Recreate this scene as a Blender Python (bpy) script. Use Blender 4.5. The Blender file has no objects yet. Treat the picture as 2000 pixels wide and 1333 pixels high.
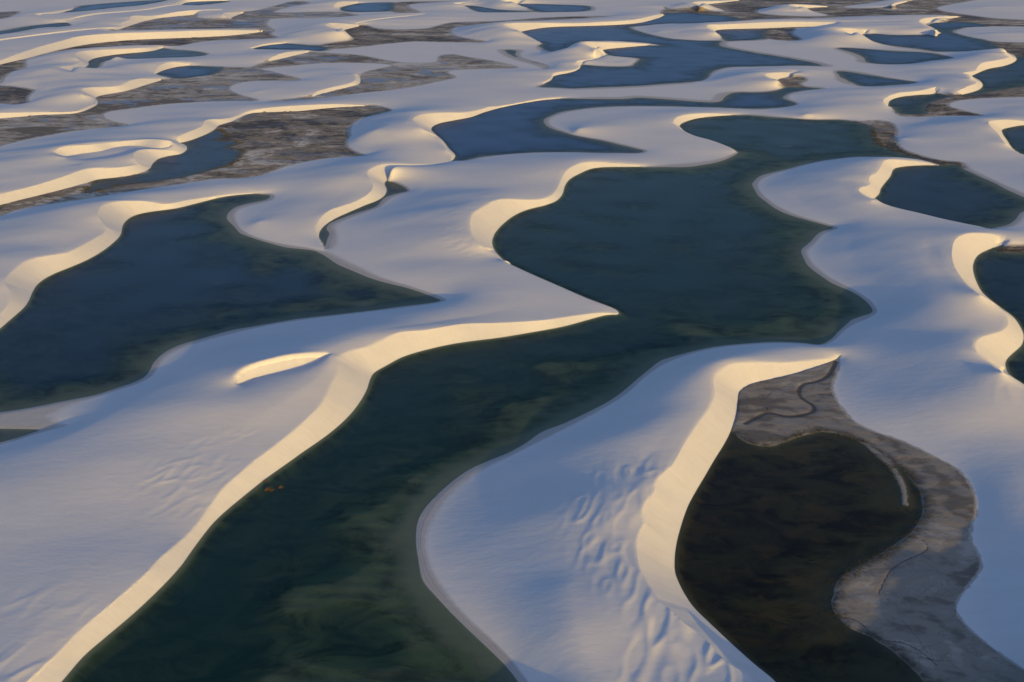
import bpy, math, time
import numpy as np

T0 = time.time()
# ------------------------------------------------------------------ camera, sky, sun, exposure
W, HT, FPX, CAMZ, HORIZON = 2000.0, 1333.0, 1944.0, 200.0, -170.0
PITCH = math.atan((HT / 2 - HORIZON) / FPX)
SUN_EL, SUN_AZ = math.radians(8.0), math.radians(30.0)     # azimuth: to the right of straight behind the camera

scn = bpy.context.scene
col = scn.collection
cam_d = bpy.data.cameras.new('camera')
cam_d.sensor_width = 36.0
cam_d.lens = 36.0 * FPX / W
cam_d.clip_start, cam_d.clip_end = 1.0, 120000.0
cam = bpy.data.objects.new('camera', cam_d)
cam.location = (0, 0, CAMZ)
cam.rotation_euler = (math.pi / 2 - PITCH, 0, 0)
col.objects.link(cam)
scn.camera = cam

to_sun = (math.sin(SUN_AZ) * math.cos(SUN_EL), -math.cos(SUN_AZ) * math.cos(SUN_EL), math.sin(SUN_EL))
world = bpy.data.worlds.new('World')
scn.world = world
world.use_nodes = True
wn = world.node_tree
sky = wn.nodes.new('ShaderNodeTexSky')
sky.sky_type = 'NISHITA'
sky.sun_disc = False
sky.sun_elevation = SUN_EL
sky.sun_rotation = math.atan2(to_sun[0], to_sun[1])
sky.altitude = 50
sky.air_density, sky.dust_density, sky.ozone_density = 1.0, 2.0, 4.0
wn.nodes['Background'].inputs['Strength'].default_value = 0.15
tint = wn.nodes.new('ShaderNodeMix')            # white balance of the whole sky
tint.data_type, tint.blend_type = 'RGBA', 'MULTIPLY'
tint.inputs[0].default_value = 1.0
tint.inputs[7].default_value = (1.06, 0.885, 0.935, 1.0)
wn.links.new(sky.outputs[0], tint.inputs[6])
wn.links.new(tint.outputs[2], wn.nodes['Background'].inputs['Color'])

from mathutils import Vector
sun_d = bpy.data.lights.new('sun', 'SUN')
sun_d.energy = 2.1
sun_d.angle = math.radians(0.55)
sun_d.color = (1.0, 0.68, 0.08)
sun = bpy.data.objects.new('sun', sun_d)
sun.rotation_euler = Vector(to_sun).to_track_quat('Z', 'Y').to_euler()
sun.location = (300, -500, 400)
col.objects.link(sun)

vs = scn.view_settings
vs.view_transform, vs.look, vs.gamma, vs.use_curve_mapping = 'Standard', 'None', 1.0, False
vs.exposure = 1.03

# ------------------------------------------------------------------ outlines read off the photograph (pixels)
# each slip face: crest and foot of the steep lee slope; base = height of its foot above the water table
SLIPS = {}
def slip(name, crest, foot=None, base=0.0, heights=None, tilt=0.0):      # base: height of the foot; tilt: how much higher its first end is
    SLIPS[name] = dict(crest=crest, foot=foot, base=base, heights=heights, tilt=tilt)

slip('S1', [(0,1388),(30,1360),(58,1333),(97,1296),(162,1231),(227,1176),(292,1118),(312,1095),(341,1069),(364,1049),(390,1020),(413,988),(426,968),(442,949),(468,928),(500,900),
  (530,878),(575,842),(605,815),(626,794),(638,776),(647,755),(661,731),(664,716),(662,703),(667,695),(686,687),(716,679),(740,669),(770,654),(785,649),(830,645),(866,639),(908,633),(980,631),(1060,626),(1105,620),(1156,613),(1185,611.5),(1204,613)],
 [(60,1388),(90,1360),(118.6,1333),(162,1283),(208,1243),(260,1199),(312,1150),(351,1108),(377,1072),(409,1030),(432,1006),(471,973),(520,934),(568,900),
  (590,884),(632,855),(662,831),(686,807),(704,783),(716,761),(723,740),(731,728),(755,714),(785,698),(830,684),(890,671),(980,659),(1040,649),(1100,638),(1159,622),(1183,616),(1206,614.5)])
slip('S2', [(985,511),(1025,530),(1096,561),(1144,582),(1192,600),(1202,606),(1207,613)], heights=[3.2,3.2,2.6,2.0,1.2,.7,.35])
slip('S3', [(1250,322.5),(1227,321),(1204,319),(1163,317),(1138,318.5),(1122,324),(1107,334),(1098,347),(1089,367),(1079,380),(1061,389),(1033,391),(1000,390),(980,390),(959,396),(941,407),(923,419),(918,434),(920,452),(929,470),(944,483),(966,495),(985,511)],
 [(1250,326),(1227,326.3),(1178,327),(1153,330.5),(1133,339),(1112,351),(1103,364),(1098,380),(1087,392),(1065,401),(1030,410),(1003,422),(980,440),(966,457),(961,473),(965,488),(975,501),(986,512)])
slip('S4', [(1431,224),(1421,223.5),(1398,222),(1370,222),(1344,224),(1324,228.5),(1316,235),(1316,241),(1324,248)],
 [(1433,225),(1395,227.5),(1362,231.5),(1342,237),(1330,242.5),(1326,248.5)])
slip('S4b', [(1326,249),(1334,255),(1357,265.5),(1388,274),(1413,283),(1431,291),(1437,296)], heights=[2.5,2.6,2.4,2.0,1.5,1.0,.4])
slip('S5', [(1637,698),(1610,702),(1565,707),(1519,710),(1492,709),(1462,710),(1429,714),(1408,725),(1396,737),(1394,749),(1396,770),(1391,788),(1381,806),(1360,833),(1336,869),(1321,896),(1312,910),(1300,920),(1283,940),(1277,962),(1263,984),(1257,1001),(1259,1014),(1260,1026),(1251,1042),(1244,1066),(1245,1088),(1250,1111),(1263,1134),(1279,1157),(1289,1173),(1302,1184),(1328,1209),(1357,1231),(1383,1254),(1413,1287),(1448,1313),(1470,1340),(1500,1388)],
 [(1638,700),(1631,703),(1610,711),(1568,725),(1520,738),(1478,747),(1457,755),(1443,767),(1440,788),(1437,812),(1427,842),(1415,866),(1395,898),(1377,929),(1354,968),(1341,994),(1328,1033),(1320,1066),(1317,1095),(1318,1118),(1326,1140),(1338,1163),(1354,1186),(1383,1215),(1432,1261),(1471,1296),(1515,1333),(1560,1388)])
slip('S6', [(505,377.5),(480,377.5),(450,380),(420,384),(375,390),(324,399),(300,396),(279,393),(255,393),(234,393.5),(210,398),(195,407),(190,419),(196,430),(207,444),(206,451),(195,461),(168,476),(132,494),(114,497),(90,501),(66,506),(45,515),(24,530),(12,542),(10,551),(17,565),(21,577),(17,593),(0,614),(-40,655),(-80,700)],
 [(506,378.5),(477,380),(435,385),(390,396),(345,407),(294,414),(270,419),(255,425),(243,435),(238,446),(236,457),(228,468),(204,488),(174,506),(138,522),(108,534),(87,545),(72,557),(63,571),(58,583),(50,597),(36,611),(15,629),(0,642),(-40,675),(-80,715)])
slip('S7', [(640,698),(615,698.5),(590,700),(565,703),(534,710),(504,717),(482,726),(469,735),(464,744),(466,754)],
 [(641,699),(625,706),(600,716),(570,724),(540,731),(510,737),(490,742),(478,749),(468,756)], base=5.6, tilt=2.6)
slip('S8', [(1962,474),(1958,469),(1948,462),(1933,457),(1911,456),(1888,457),(1871,464),(1863,473),(1860,486),(1859,498),(1863,517),(1873,536),(1888,555),(1907,571),(1927,585),(1955,605),(1967,620),(1968,636),(1956,647),(1934,654),(1916,660),(1907,668),(1905,680),(1913,692),(1934,710),(1955,725),(1976,737),(2000,752),(2045,785)],
 [(1963,477),(1956,479),(1933,487),(1911,498),(1902,511),(1900,527),(1906,549),(1917,570),(1928,581),(1955,602),(1979,620),(1993,640),(1999,656),(1995,674),(1976,692),(1965,704),(1963,714),(1970,731),(1985,743),(2003,753),(2050,785)])
slip('S9', [(1832,322),(1794,316),(1762,313),(1737,312),(1726,315.5),(1721,325),(1712,337.6),(1699,345),(1697,352),(1700,360),(1692,364),(1680,367.5),(1677,372),(1687,382),(1704,391)],
 [(1833,323),(1794,323.5),(1762,326),(1745,331),(1739,344),(1728,358),(1720,369),(1717,378.5),(1709,387),(1706,392)])
slip('S9b', [(1707,393),(1747,405),(1794,416),(1841,427.5),(1888,437.5),(1917,443.5),(1936,449)], heights=[1.6,1.9,2.0,1.8,1.4,1.0,.4])
slip('S10', [(2070,242),(2030,240),(2000,237),(1967,234.5),(1942,236),(1930,239),(1936,248),(1948,260),(1961,278),(1977,290),(1992,300.5)],
 [(2070,252),(2030,247),(2000,245),(1973.6,249),(1957,254),(1958,261),(1967,275),(1979,292),(1993,301.5)])
slip('S11', [(1094,191),(1062,192.5),(1010,202),(971,208.5),(957,209),(933,216),(902,220.5),(870,220.5),(835,223),(817,226),(806,233),(812,242),(827,254),(845,264.5),(860,278),(872,293),(882,302),(880,315)],
 [(1096,192.5),(1045,198),(1000,206),(975,211.5),(945,220),(920,229),(884,236),(856,242),(843,249.5),(843,255.5),(851,263),(866,276.5),(876,290),(887,300.5),(889,306),(882,315.5)])
slip('S12', [(1556,142),(1525,142),(1505,143),(1494,147),(1500,153),(1513,158)], [(1556,143.5),(1541,150),(1525,154),(1514,158.5)])
slip('S13', [(1295,28),(1283,29.5),(1237,39),(1185,43),(1115,46),(1045,45),(1005,45.5),(985,47.5),(983,51),(989,56),(1010,63)],
 [(1296,31),(1288,35),(1255,44),(1220,48),(1150,51),(1080,53),(1045,57),(1011,63.5)])
slip('S13b', [(1012,63.5),(1028,69),(1048,79),(1055,84)], heights=[2.5,2.4,1.8,.6])
slip('S14', [(1269,87),(1220,84),(1167,83),(1146,82.5),(1140,86),(1150,93),(1164,99.5)], [(1270,88.5),(1220,93),(1185,96.5),(1166,100.5)])
slip('S14b', [(1176,105),(1172,110),(1160,114),(1145,117),(1129,119),(1124,122.5),(1130,129),(1122,136),(1080,144),(1077,151),(1060,162)], [(1182,107),(1181,112),(1150,122),(1135,127),(1132,134),(1118,141),(1082,149),(1076,157),(1061,164)])
slip('S15', [(1632,44.5),(1545,43),(1457,46),(1405,48.5),(1387,48.5),(1380.5,51),(1384,56),(1394,64)], [(1632,52),(1562,53),(1485,56),(1422,57.5),(1398,60),(1396,64.5)])
slip('S17', [(1875,31.5),(1835,33),(1805,36.5),(1795,41),(1800,47),(1816,54),(1828,62)], [(1877,33),(1842,39.5),(1818,44.5),(1808,48),(1822,55),(1830,63)])
slip('S18', [(1691,63.5),(1675,57.5),(1655,55.5),(1638,57),(1632,60),(1640,64),(1655,68),(1664,70)], [(1692,65),(1680,69),(1666,71)])
slip('S19', [(1962,102),(1974,108),(1968,113),(1947,118),(1919,123.5),(1909,131),(1906,138),(1881,143),(1893,148.5)], [(1966,103),(1981,109),(1985,118),(1965,128),(1930,135),(1912,142),(1896,149.5)])
slip('S19b', [(1896,150),(1908,157),(1906,163),(1890,169),(1870,179)], [(1899,150),(1914,158),(1919,168),(1909,177),(1876,186)])
slip('S20', [(1829,170),(1821,172),(1790,178.5),(1755,182),(1732,190),(1725,197),(1730,206)], [(1829,181),(1821,184),(1790,186),(1755,190.5),(1737,198),(1734,209)])
slip('S21', [(1445,0),(1400,2.5),(1360,3.5),(1351,6),(1357,10),(1367,13)], [(1447,1),(1415,5),(1385,8.5),(1369,14)])
slip('S22', [(1615,12.5),(1580,10.5),(1552,9),(1540,10.5),(1545,14),(1559,17.5)], [(1619,14),(1580,16),(1562,18)])
slip('S22b', [(1782,0),(1758,4),(1744,8),(1741,12),(1746,14)], [(1784,1),(1765,6),(1750,11),(1748,14.5)])
slip('S23', [(933,2),(898,5),(885,7),(891,10)], [(934,3.2),(912,8.5),(894,11)])
slip('S24', [(1035,0),(1000,-1),(978,0),(982,3.5),(992,7)], [(1037,2),(1020,6.5),(995,8)])
slip('L1', [(-60,141),(0,119),(70,94),(122,80),(152,72),(210,66.5),(315,63),(420,59.5),(516,60)],
 [(-60,147),(0,127),(52,114.5),(105,100.5),(157,89.5),(210,82.5),(280,77.5),(385,73.5),(455,69.5),(518,62)])
slip('L2', [(-60,86),(0,77),(87,65.5),(157,58),(210,54),(240,52)], [(-60,95),(0,86),(87,75),(157,67),(227,59.5),(245,54)])
slip('L2b', [(434,19),(385,20),(350,23),(315,29.5),(290,31.5),(260,31),(254,35),(254,39),(236,45),(241,50.5)], [(434,25),(385,29),(315,35.5),(280,42.5),(262,48),(246,54)])
slip('L3', [(140,17.5),(98,24.5),(66,28),(76,32)], [(142,19),(108,28),(80,33)])
slip('L5', [(343,10.5),(325,11),(280,19),(217,24.5),(189,26),(157,31.5),(131,39)], [(345,12.5),(297,21.5),(245,27.5),(210,31.5),(175,37.5),(133,43)])
slip('L6', [(318,92),(262,95),(192,98.5),(157,101),(145,107),(150,114),(156,121),(140,128),(116,132),(122,138),(144,142)],
 [(320,93.5),(297,100),(227,107),(186,114),(172,121),(173,126),(164,133),(146,142.5)])
slip('L7', [(371,126.5),(350,122.5),(329,122.5),(311,129.5),(304,138),(301,144)], [(372,128),(343,131.5),(319,138),(303,145)])
slip('L8', [(316,155),(273,154),(252,159),(238,167),(210,170.5),(175,171.5),(158,176),(161,185),(182,194),(187,201),(168,210),(147,218),(87,219.5),(0,221),(-60,222)],
 [(319,156),(280,168),(245,178.5),(210,184.5),(187,191),(191,199),(187,207),(151,221),(87,225),(0,232),(-60,238)])
slip('L9', [(560,83),(518,86),(487,94.5)], [(561,84.5),(518,89.5),(490,95.5)])
slip('L10', [(602,100),(560,102.5),(536,110),(521,119)], [(604,102),(567,111),(525,120.5)])
slip('L11', [(828,28.5),(765,34),(712,41),(690,47)], [(829,30.5),(765,38.5),(712,47.5),(694,50)])
slip('L11b', [(700,48.5),(665,46),(644,45.5),(635,50),(647,57.5),(660,62)], [(702,51.5),(676,58),(663,63)])
slip('L12', [(700,4),(665,3.5),(655,8),(651,15)], [(700,6.5),(668,13.5),(654,18)])
slip('L13', [(476,23.5),(440,25.5),(435,28),(448,37)], [(475,26),(454,34),(450,38.5)])
slip('L14', [(451,-1),(367,0),(344,6),(345,12)], [(451,1.5),(367,5),(349,12.5)])
slip('L15', [(693,146),(694,156),(682,163.5),(648,171),(620,179),(609,187)], [(703,150),(703,163),(683,170),(648,178.5),(612,189)])
slip('M1', [(-60,395),(0,380),(60,365),(120,347),(171,330),(225,328),(255,324.5),(271,320),(262,311),(260,303),(267,295),(285,292),(315,293),(345,295),(361,290),(360,284),(347,279)],
 [(-60,415),(0,401),(60,386),(120,371),(165,359),(192,351),(240,345.5),(276,338),(293,329),(298,320),(309,311),(330,305),(354,300.5),(365,291.5),(362,284),(350,279)])
slip('M2', [(343,275),(348,267.5),(375,255.5),(397,245.5),(399,237),(411,233.6),(435,233),(459,228),(480,219.5),(510,213),(560,208),(650,204),(720,206)],
 [(351,280),(375,273.5),(405,261.5),(420,252.5),(427,246),(450,239),(468,230.5),(486,223),(510,220),(555,218.8),(590,217),(650,211),(722,207)])
slip('M3', [(335,276),(300,272.5),(255,275),(210,279.5),(180,283),(135,285.5),(114,290),(106,296),(111,303),(122,307)],
 [(332,289),(309,290.5),(270,285),(228,287.5),(195,296),(156,301),(133,305),(125,307.5)], base=4.0)
slip('N1', [(880,316.5),(845,321.5),(800,321.5),(761,320.6),(737,324.5),(721,332),(717,339.5),(721,348.5),(728,359),(726,371),(716,381.5),(692,395),(665,404),(644,411.5),(629,423.5),(619,437),(616,449),(620,461),(629,476),(632,485)],
 [(882,317.5),(860,322.5),(830,330.5),(800,337),(776,343),(761,350),(751,358),(755,371),(751,382),(737,392),(716,400),(686,413),(656,426.5),(635,440),(625,452),(623,464),(630,476),(634,486)])

def F(n, rev=False):        # foot of a slip face, as part of a lagoon's outline
    return [('foot', n, rev)]

LAGOONS = [
 ('big', 'long green-blue lagoon winding from the bottom edge to the upper right of the dunes', 'green',
  F('S1') + F('S2', True) + F('S3', True) + [(1290,325.5),(1340,324),(1385,319),(1415,311),(1431,302),(1437,297)] + F('S4b', True) + F('S4', True) +
  [(1457,224.5),(1526,229),(1589,233),(1652,234),(1680,241),(1702,249),(1707,268),(1716,281),(1735,290),(1778,304),(1800,311),
   (1762,310),(1715,308.6),(1668,308.6),(1621,314),(1573,323),(1526,336),(1491,347),(1479,356),(1478,366),(1488,382),(1510,401),(1542,418),(1589,432),(1621,440),(1640,446),(1621,452),(1602,460),(1583,479),(1571,490),(1573,501),(1589,523),(1621,545),(1668,568),(1694,584),(1710,600),(1714,611),(1700,621),(1664,636),(1643,650),(1631,663),(1607,676),(1568,673),(1520,671.5),(1480,673),(1420,678),(1360,689),(1315,704),(1279,723),(1255,741),(1234,762),(1210,780),(1168,803),(1120,827),(1060,858),(1000,888),(965,903),(922,924),(883,952),(851,986),(830,1023),(823,1053),(826,1082),(841,1121),(864,1157),(887,1187),(919,1218),(961,1254),(997,1290),(1020,1319),(1040,1350),(1060,1388)]),
 ('left', 'wide dark blue lagoon at the left edge below the pale crest', 'deep',
  F('S6', True) + [(531,378.5),(536,384),(532,390),(510,396),(480,401),(462,407),(454,416),(455,425),(463,440),(480,455),(510,468),(555,479),(600,485),(620,489),(636,497),(665,513),(710,533),(755,549),(800,561),(835,572),(862,581),(874,587.5),(860,592),(842,595),(782,603),(710,611),(650,618),(600,624),(540,633),(480,645),(420,659),(375,671),(345,681),(321,695),(307,710),(303,722),(294,737),(270,750),(240,759),(195,773),(135,786),(75,798),(0,810),(-80,822)]),
 ('cove', 'tiny dark pond cut off by the left edge under a blue dune slope', 'mid',
  [(-80,826),(0,832),(60,833.5),(110,833.5),(138,831),(110,838),(75,847),(40,858),(0,869),(-80,890)]),
 ('peat', 'brown-black peaty pool beside the pale slip face at lower right', 'peat',
  F('S5')[:0] + [(1427,842),(1415,866),(1395,898),(1377,929),(1354,968),(1341,994),(1328,1033),(1320,1066),(1317,1095),(1318,1118),(1326,1140),(1338,1163),(1354,1186),(1383,1215),(1432,1261),(1471,1296),(1515,1333),(1560,1388),
   (1700,1395),(1830,1390),(1815,1345),(1790,1312),(1740,1268),(1700,1243),(1665,1228),(1640,1208),(1626,1182),(1630,1165),(1633,1145),(1650,1124),(1690,1102),(1730,1077),(1770,1050),(1795,1022),(1803,1000),(1800,965),(1780,935),(1740,900),(1690,868),(1650,850),(1600,843),(1550,856),(1500,872),(1455,862)]),
 ('right', 'near-black lagoon leaving the right edge below its grey slip face', 'deep',
  F('S8') + [(2090,800),(2170,745),(2205,650),(2165,550),(2090,506),(2000,495),(1962,492),(1945,492)]),
 ('upper_right', 'triangular dark lagoon at the right below a zigzag bright crest', 'deep',
  F('S9') + F('S9b') + [(1951,448),(1974,442),(1989,430),(2000,417),(2045,404),(2040,396),(2000,382),(1955,361),(1911,342),(1882,328.5),(1866,321),(1850,320.5)]),
 ('edge', 'small dark lagoon touching the right edge under a hooked bright crest', 'deep',
  F('S10') + [(2005,305),(2060,303),(2100,285),(2095,264)]),
 ('upper_mid', 'slender blue lagoon curling round a white tongue of sand', 'mid',
  F('S11') + [(905,315.5),(950,307),(1010,301),(1077,298.5),(1153,299.5),(1217,300.5),(1253,299.5),(1263,295),(1250,291),(1217,283),(1179,274),(1140,267),(1102,256.5),(1077,248),(1066,239),(1067,232),(1084,225),(1115,217),(1153,212),(1204,209),(1255,208),(1332,209.5),(1408,211.5),(1492,213.5),(1545,209),(1561,203),(1532,192),(1542,184),(1580,177),(1615,173.5),(1560,171),(1531,171),(1510,177),(1475,180),(1433,180.5),(1414,188),(1405,198),(1370,199),(1319,195),(1268,191.5),(1242,190.5),(1217,193),(1153,193)]),
 ('upper_big', 'largest distant blue lagoon spreading below the top right', 'mid',
  [(1045,171),(1061,164),(1076,157)] + F('S14b', True) + [(1172,104)] + F('S14', True) + [(1290,89),(1272,87),(1220,83),(1167,82.5),(1140,83),(1120,92),(1085,105),(1065,98),(1050,90),(1056,84.5)] + F('S13b', True) + F('S13', True) +
  [(1297,26),(1330,25),(1380,28),(1440,35),(1445,41),(1400,44.5),(1350,45.5),(1307,46.5),(1255,51),(1232,54),(1255,63),(1307,75),(1335,77.5),(1370,79.5),(1412,80.5),(1406,87),(1416,92),(1457,100),(1510,108.5),(1562,117),(1590,122.5),(1613,129.5),(1562,129),(1475,131),(1419,133),(1392,143),(1385,153),(1370,159),(1300,164.5),(1220,170),(1125,173.5),(1115,174)]),
 ('inner', 'small blue pool behind a brown flat near the top right', 'mid', F('S15', True) + [(1497,57),(1492,66),(1496,76),(1440,80),(1414,80),(1399,70)]),
 ('wedge', 'short wedge-shaped blue pool among white dunes at upper right', 'mid', [(1630,140),(1650,139.5),(1702,147),(1755,155.5),(1799,161.5),(1755,167),(1702,170),(1674,168),(1653,159),(1633,147)]),
 ('wedge2', 'blue lens-shaped pool above the wedge-shaped one at upper right', 'mid', [(1633,94),(1667,94),(1737,99.5),(1807,103),(1846,108.5),(1868,114),(1825,119),(1772,126),(1720,126),(1687,121),(1687,115),(1667,105)]),
 ('far_right', 'grey-blue lagoon spreading toward the top right corner', 'mid', [(1829,64),(1790,68),(1737,68),(1700,65.5),(1667,71),(1685,77),(1720,87),(1790,96),(1832,101.5),(1877,101.5),(1940,100),(1955,97),(1940,87),(1912,76),(1880,69),(1862,62),(1890,54),(1930,51.5),(1900,45),(1860,43),(1818,45),(1808,49),(1822,56)]),
 ('east', 'dark lagoon at the right edge behind a double lit crest', 'deep', F('S19') + F('S19b') + [(1900,186),(1940,179),(2000,168),(2070,152),(2095,134),(2060,116),(2000,112)]),
 ('hook', 'dark lagoon tucked under a bright hooked crest at right', 'deep', F('S20') + [(1737,211),(1748,219),(1765,223),(1807,222),(1808,210),(1819,200),(1845,192),(1862,188)]),
 ('pale', 'shallow grey-blue water in front of brown marsh at left', 'shallow', [(351,280),(375,274),(405,262),(420,253),(432,256),(440,265),(427,273),(450,276),(468,281),(446,288),(474,297),(468,306),(450,322),(420,331),(390,339),(330,351),(240,362),(165,377),(192,352),(240,346),(276,339),(293,330),(298,320),(310,311),(331,305),(354,301),(365,291.5)]),
 ('ribbon', 'narrow ribbon of water at the foot of a winding lit crest', 'shallow', [(751,358),(755,371),(751,382),(737,392),(716,400),(686,413),(656,426.5),(635,440),(625,452),(623,464),(630,478),(634,488),(641,483),(647,467),(651,456),(644,446),(650,437),(680,425),(716,413),(740,404),(755,389),(776,380),(802,373),(788,361),(770,354),(757,353)]),
 ('lens', 'small blue lens of water under a lit crest at upper left', 'mid', F('L7') + [(315,150),(345,153.5),(385,150),(413,146),(430,140),(434,133),(420,130)]),
 ('finger', 'thin blue finger of water curving below a pale crest at upper left', 'shallow', F('L6') + [(175,143.5),(196,131),(203,122),(227,117.5),(315,114),(385,111),(408,106),(385,100.5),(343,98)]),
 ('strip', 'small grey-blue strip of water below a faint crest near the top', 'mid', F('L9') + [(495,97),(560,98),(605,100),(632,99.5),(640,93),(595,87.5)]),
 ('top_a', 'distant blue pool in the top left corner between two crests', 'mid', F('L3', True) + [(157,12),(210,7),(332,0),(280,10.5),(238,14),(175,21),(122,26),(91,32)]),
 ('top_b', 'thin distant blue pool on the top edge left of centre', 'mid', F('L14') + [(367,13),(420,7.5),(451,3)]),
 ('top_c', 'flat blue pool on the top edge beside a brown spit', 'mid', [(660,17.5),(681,9),(712,6),(770,6),(770,12),(765,21),(730,23.5),(677,23.5)]),
 ('top_d', 'slim distant pool in the middle of the top edge', 'mid', [(900,11),(933,12),(975,19),(1046,23),(975,24.5),(936,24),(915,17)]),
 ('top_e', 'distant rectangular blue pool right of the middle of the top edge', 'mid', [(996,8.5),(1020,7.5),(1080,9),(1155,13),(1153,21),(1080,24),(1048,23.5),(1025,15)]),
 ('slit', 'hair-thin strip of water in the top left corner', 'mid', [(-60,64),(0,61),(52,52),(94,47),(136,44),(142,52),(87,54),(35,63),(0,68),(-60,76)]),
 ('brook', 'pale blue creek winding beside a white dune near the top', 'mid', [(984,98),(1010,100),(1010,108),(1030,117),(1060,124),(1076,131),(1070,136),(1060,137),(1066,131),(1045,124),(1015,116),(995,108)]),
]
FLATS = [
 ('flat_c', 'grey-brown wet flat ringing the peaty pool at lower right', 'grey',
  F('S5') + [(1700,1400),(2000,1400),(2080,1370),(2000,1312),(1968,1290),(1920,1254),(1881,1218),(1868,1196),(1869,1176),(1887,1150),(1914,1114),(1914,1092),(1896,1056),(1896,1030),(1905,1007),(1905,978),(1894,949),(1871,919),(1838,900),(1760,863),(1700,842),(1664,821),(1646,800),(1631,779),(1625,755),(1631,737),(1639,716),(1641,704)]),
 ('flat_cc', 'cracked brown marsh bed in the left middle distance', 'brown',
  F('M2') + [(740,208),(766,216),(740,224),(704,233),(687,245),(682,257),(684,267),(676,278),(681,290),(704,302),(722,305.5),(680,306.5),(620,312.5),(560,325),(495,347),(420,350),(360,359),(270,372.5),(180,387.5),(90,401),(30,411.5),(0,423.5),(-80,445)] + F('M1')),
 ('flat_j', 'dark muddy bank between the long lagoon and a white dune at right', 'brown',
  [(1675,243),(1700,236),(1740,240),(1752,256),(1750,275),(1760,290),(1800,306),(1850,316),(1880,318),(1882,327),(1866,321),(1830,322),(1790,311),(1740,297),(1716,283),(1706,268),(1703,250)]),
 ('flat_g', 'dark reed strip beside the lagoon at the right edge', 'brown', [(1933,487),(1958,483),(2000,481),(2080,480),(2080,499),(2000,495),(1945,492)]),
 ('flat_m', 'small brown hollow under a bright crest at upper right', 'brown', [(1514,158),(1541,150.5),(1570,151.5),(1576,158),(1562,164),(1574,171),(1531,170.5)]),
 ('flat_p', 'small brown flat near the top right beside a blue pool', 'brown', [(1485,56),(1555,56.5),(1546,66),(1566,79),(1510,78),(1494,70)]),
 ('flat_y', 'broad brown marsh across the top right', 'brown', [(1291,36),(1296,20),(1340,0),(1450,-8),(1800,-10),(1900,-4),(1960,10),(2070,30),(2080,50),(2000,47),(1930,50),(1890,47),(1850,42),(1860,32),(1755,30.5),(1650,33.5),(1580,37),(1475,38.5),(1440,44),(1380,46),(1307,46)]),
 ('flat_x', 'brown banded mud at the right edge under the dark lagoon', 'brown', [(1862,188),(1900,186),(1940,180),(2000,168),(2080,160),(2080,188),(2000,190),(1930,192),(1870,197),(1849,206),(1880,217),(1923,227),(1850,227),(1769,229),(1748,222),(1765,222),(1807,221),(1806,209),(1819,199)]),
 ('flat_t', 'dark grass bank at the right edge near the top', 'brown', [(1880,36),(2000,40),(2080,42),(2080,56),(2000,52.5),(1930,51.5),(1880,46),(1850,42)]),
 ('flat_u', 'mud spit reaching the right edge below the grey-blue lagoon', 'brown', [(1912,76),(1940,82),(2000,84),(2080,84),(2080,112),(2000,112),(1985,110),(1966,103),(1950,99),(1940,88)]),
 ('flat_ff', 'pale brown flat winding between dunes at upper left', 'tan',
  [(-80,240),(0,232),(60,227),(120,223),(151,221),(187,207),(191,199),(187,191),(210,184.5),(245,178.5),(280,168),(318,156.5),(345,153.5),(413,146),(435,133),(490,134),(530,141),(588,157),(540,158),(480,160),(450,168),(445,175),(470,187),(505,197),(455,198),(385,200),(315,205),(262,212),(210,219),(198,226),(210,236),(250,246),(180,252),(105,263),(30,278),(0,286),(-80,305)]),
 ('flat_bb', 'grey flat with a pale island in the upper middle distance', 'tan',
  [(490,134),(525,121),(567,111),(602,102.5),(647,105),(700,108.5),(730,114),(775,122),(821,124),(856,121),(860,110),(884,107),(912,112),(968,121),(1012,133),(940,135),(870,140),(890,152),(870,156),(800,171.5),(700,183),(595,196),(520,199),(612,189),(648,178.5),(683,170),(703,163),(703,150),(720,140),(770,129),(730,124),(630,124),(545,131)]),
 ('flat_aa', 'dark ribbed marsh near the top centre', 'brown',
  [(663,63),(676,58),(702,51.5),(712,50),(740,57),(830,57),(856,51),(884,45),(975,42),(1050,36),(1115,33),(1195,32),(1115,38.5),(975,45.5),(890,54),(878,62),(886,70),(925,79),(952,83),(870,83),(800,82),(660,96),(600,95),(640,86),(690,78)]),
 ('flat_jj', 'brown muddy strip below the longest lit crest at upper left', 'brown',
  F('L1') + [(535,62),(527,67),(542,75),(490,77),(400,81),(350,90),(315,92),(175,96),(122,101.5),(70,112),(49,119),(49,133),(21,142),(7,154),(0,164),(-70,170)]),
 ('flat_hh', 'small dark marsh patch at the left edge', 'brown', [(-70,168),(0,168),(35,171.5),(66,178.5),(53,191),(52,205),(0,203),(-70,203)]),
 ('flat_ll', 'brown and grey-blue marsh between lit crests at upper left', 'tan',
  [(246,55),(262,48),(280,42.5),(315,35.5),(385,29),(381,35),(420,39),(450,39.5),(455,34),(476,25),(504,21),(546,10),(575,3),(605,6),(560,15),(532,25),(655,24),(700,31),(595,36),(525,38),(520,50),(535,61),(520,63),(508,59),(420,58.5),(315,62),(250,66),(215,64)]),
 ('flat_top', 'brown spit beside a flat blue pool on the top edge', 'brown', [(770,6),(842,3.5),(886,3),(800,9),(796,14),(820,25),(765,24),(771,13)]),
 ('flat_tl', 'grey hollow in the top left corner', 'grey', [(-60,24),(0,24.5),(38,23),(17,35),(0,38),(-60,40)]),
]
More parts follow.
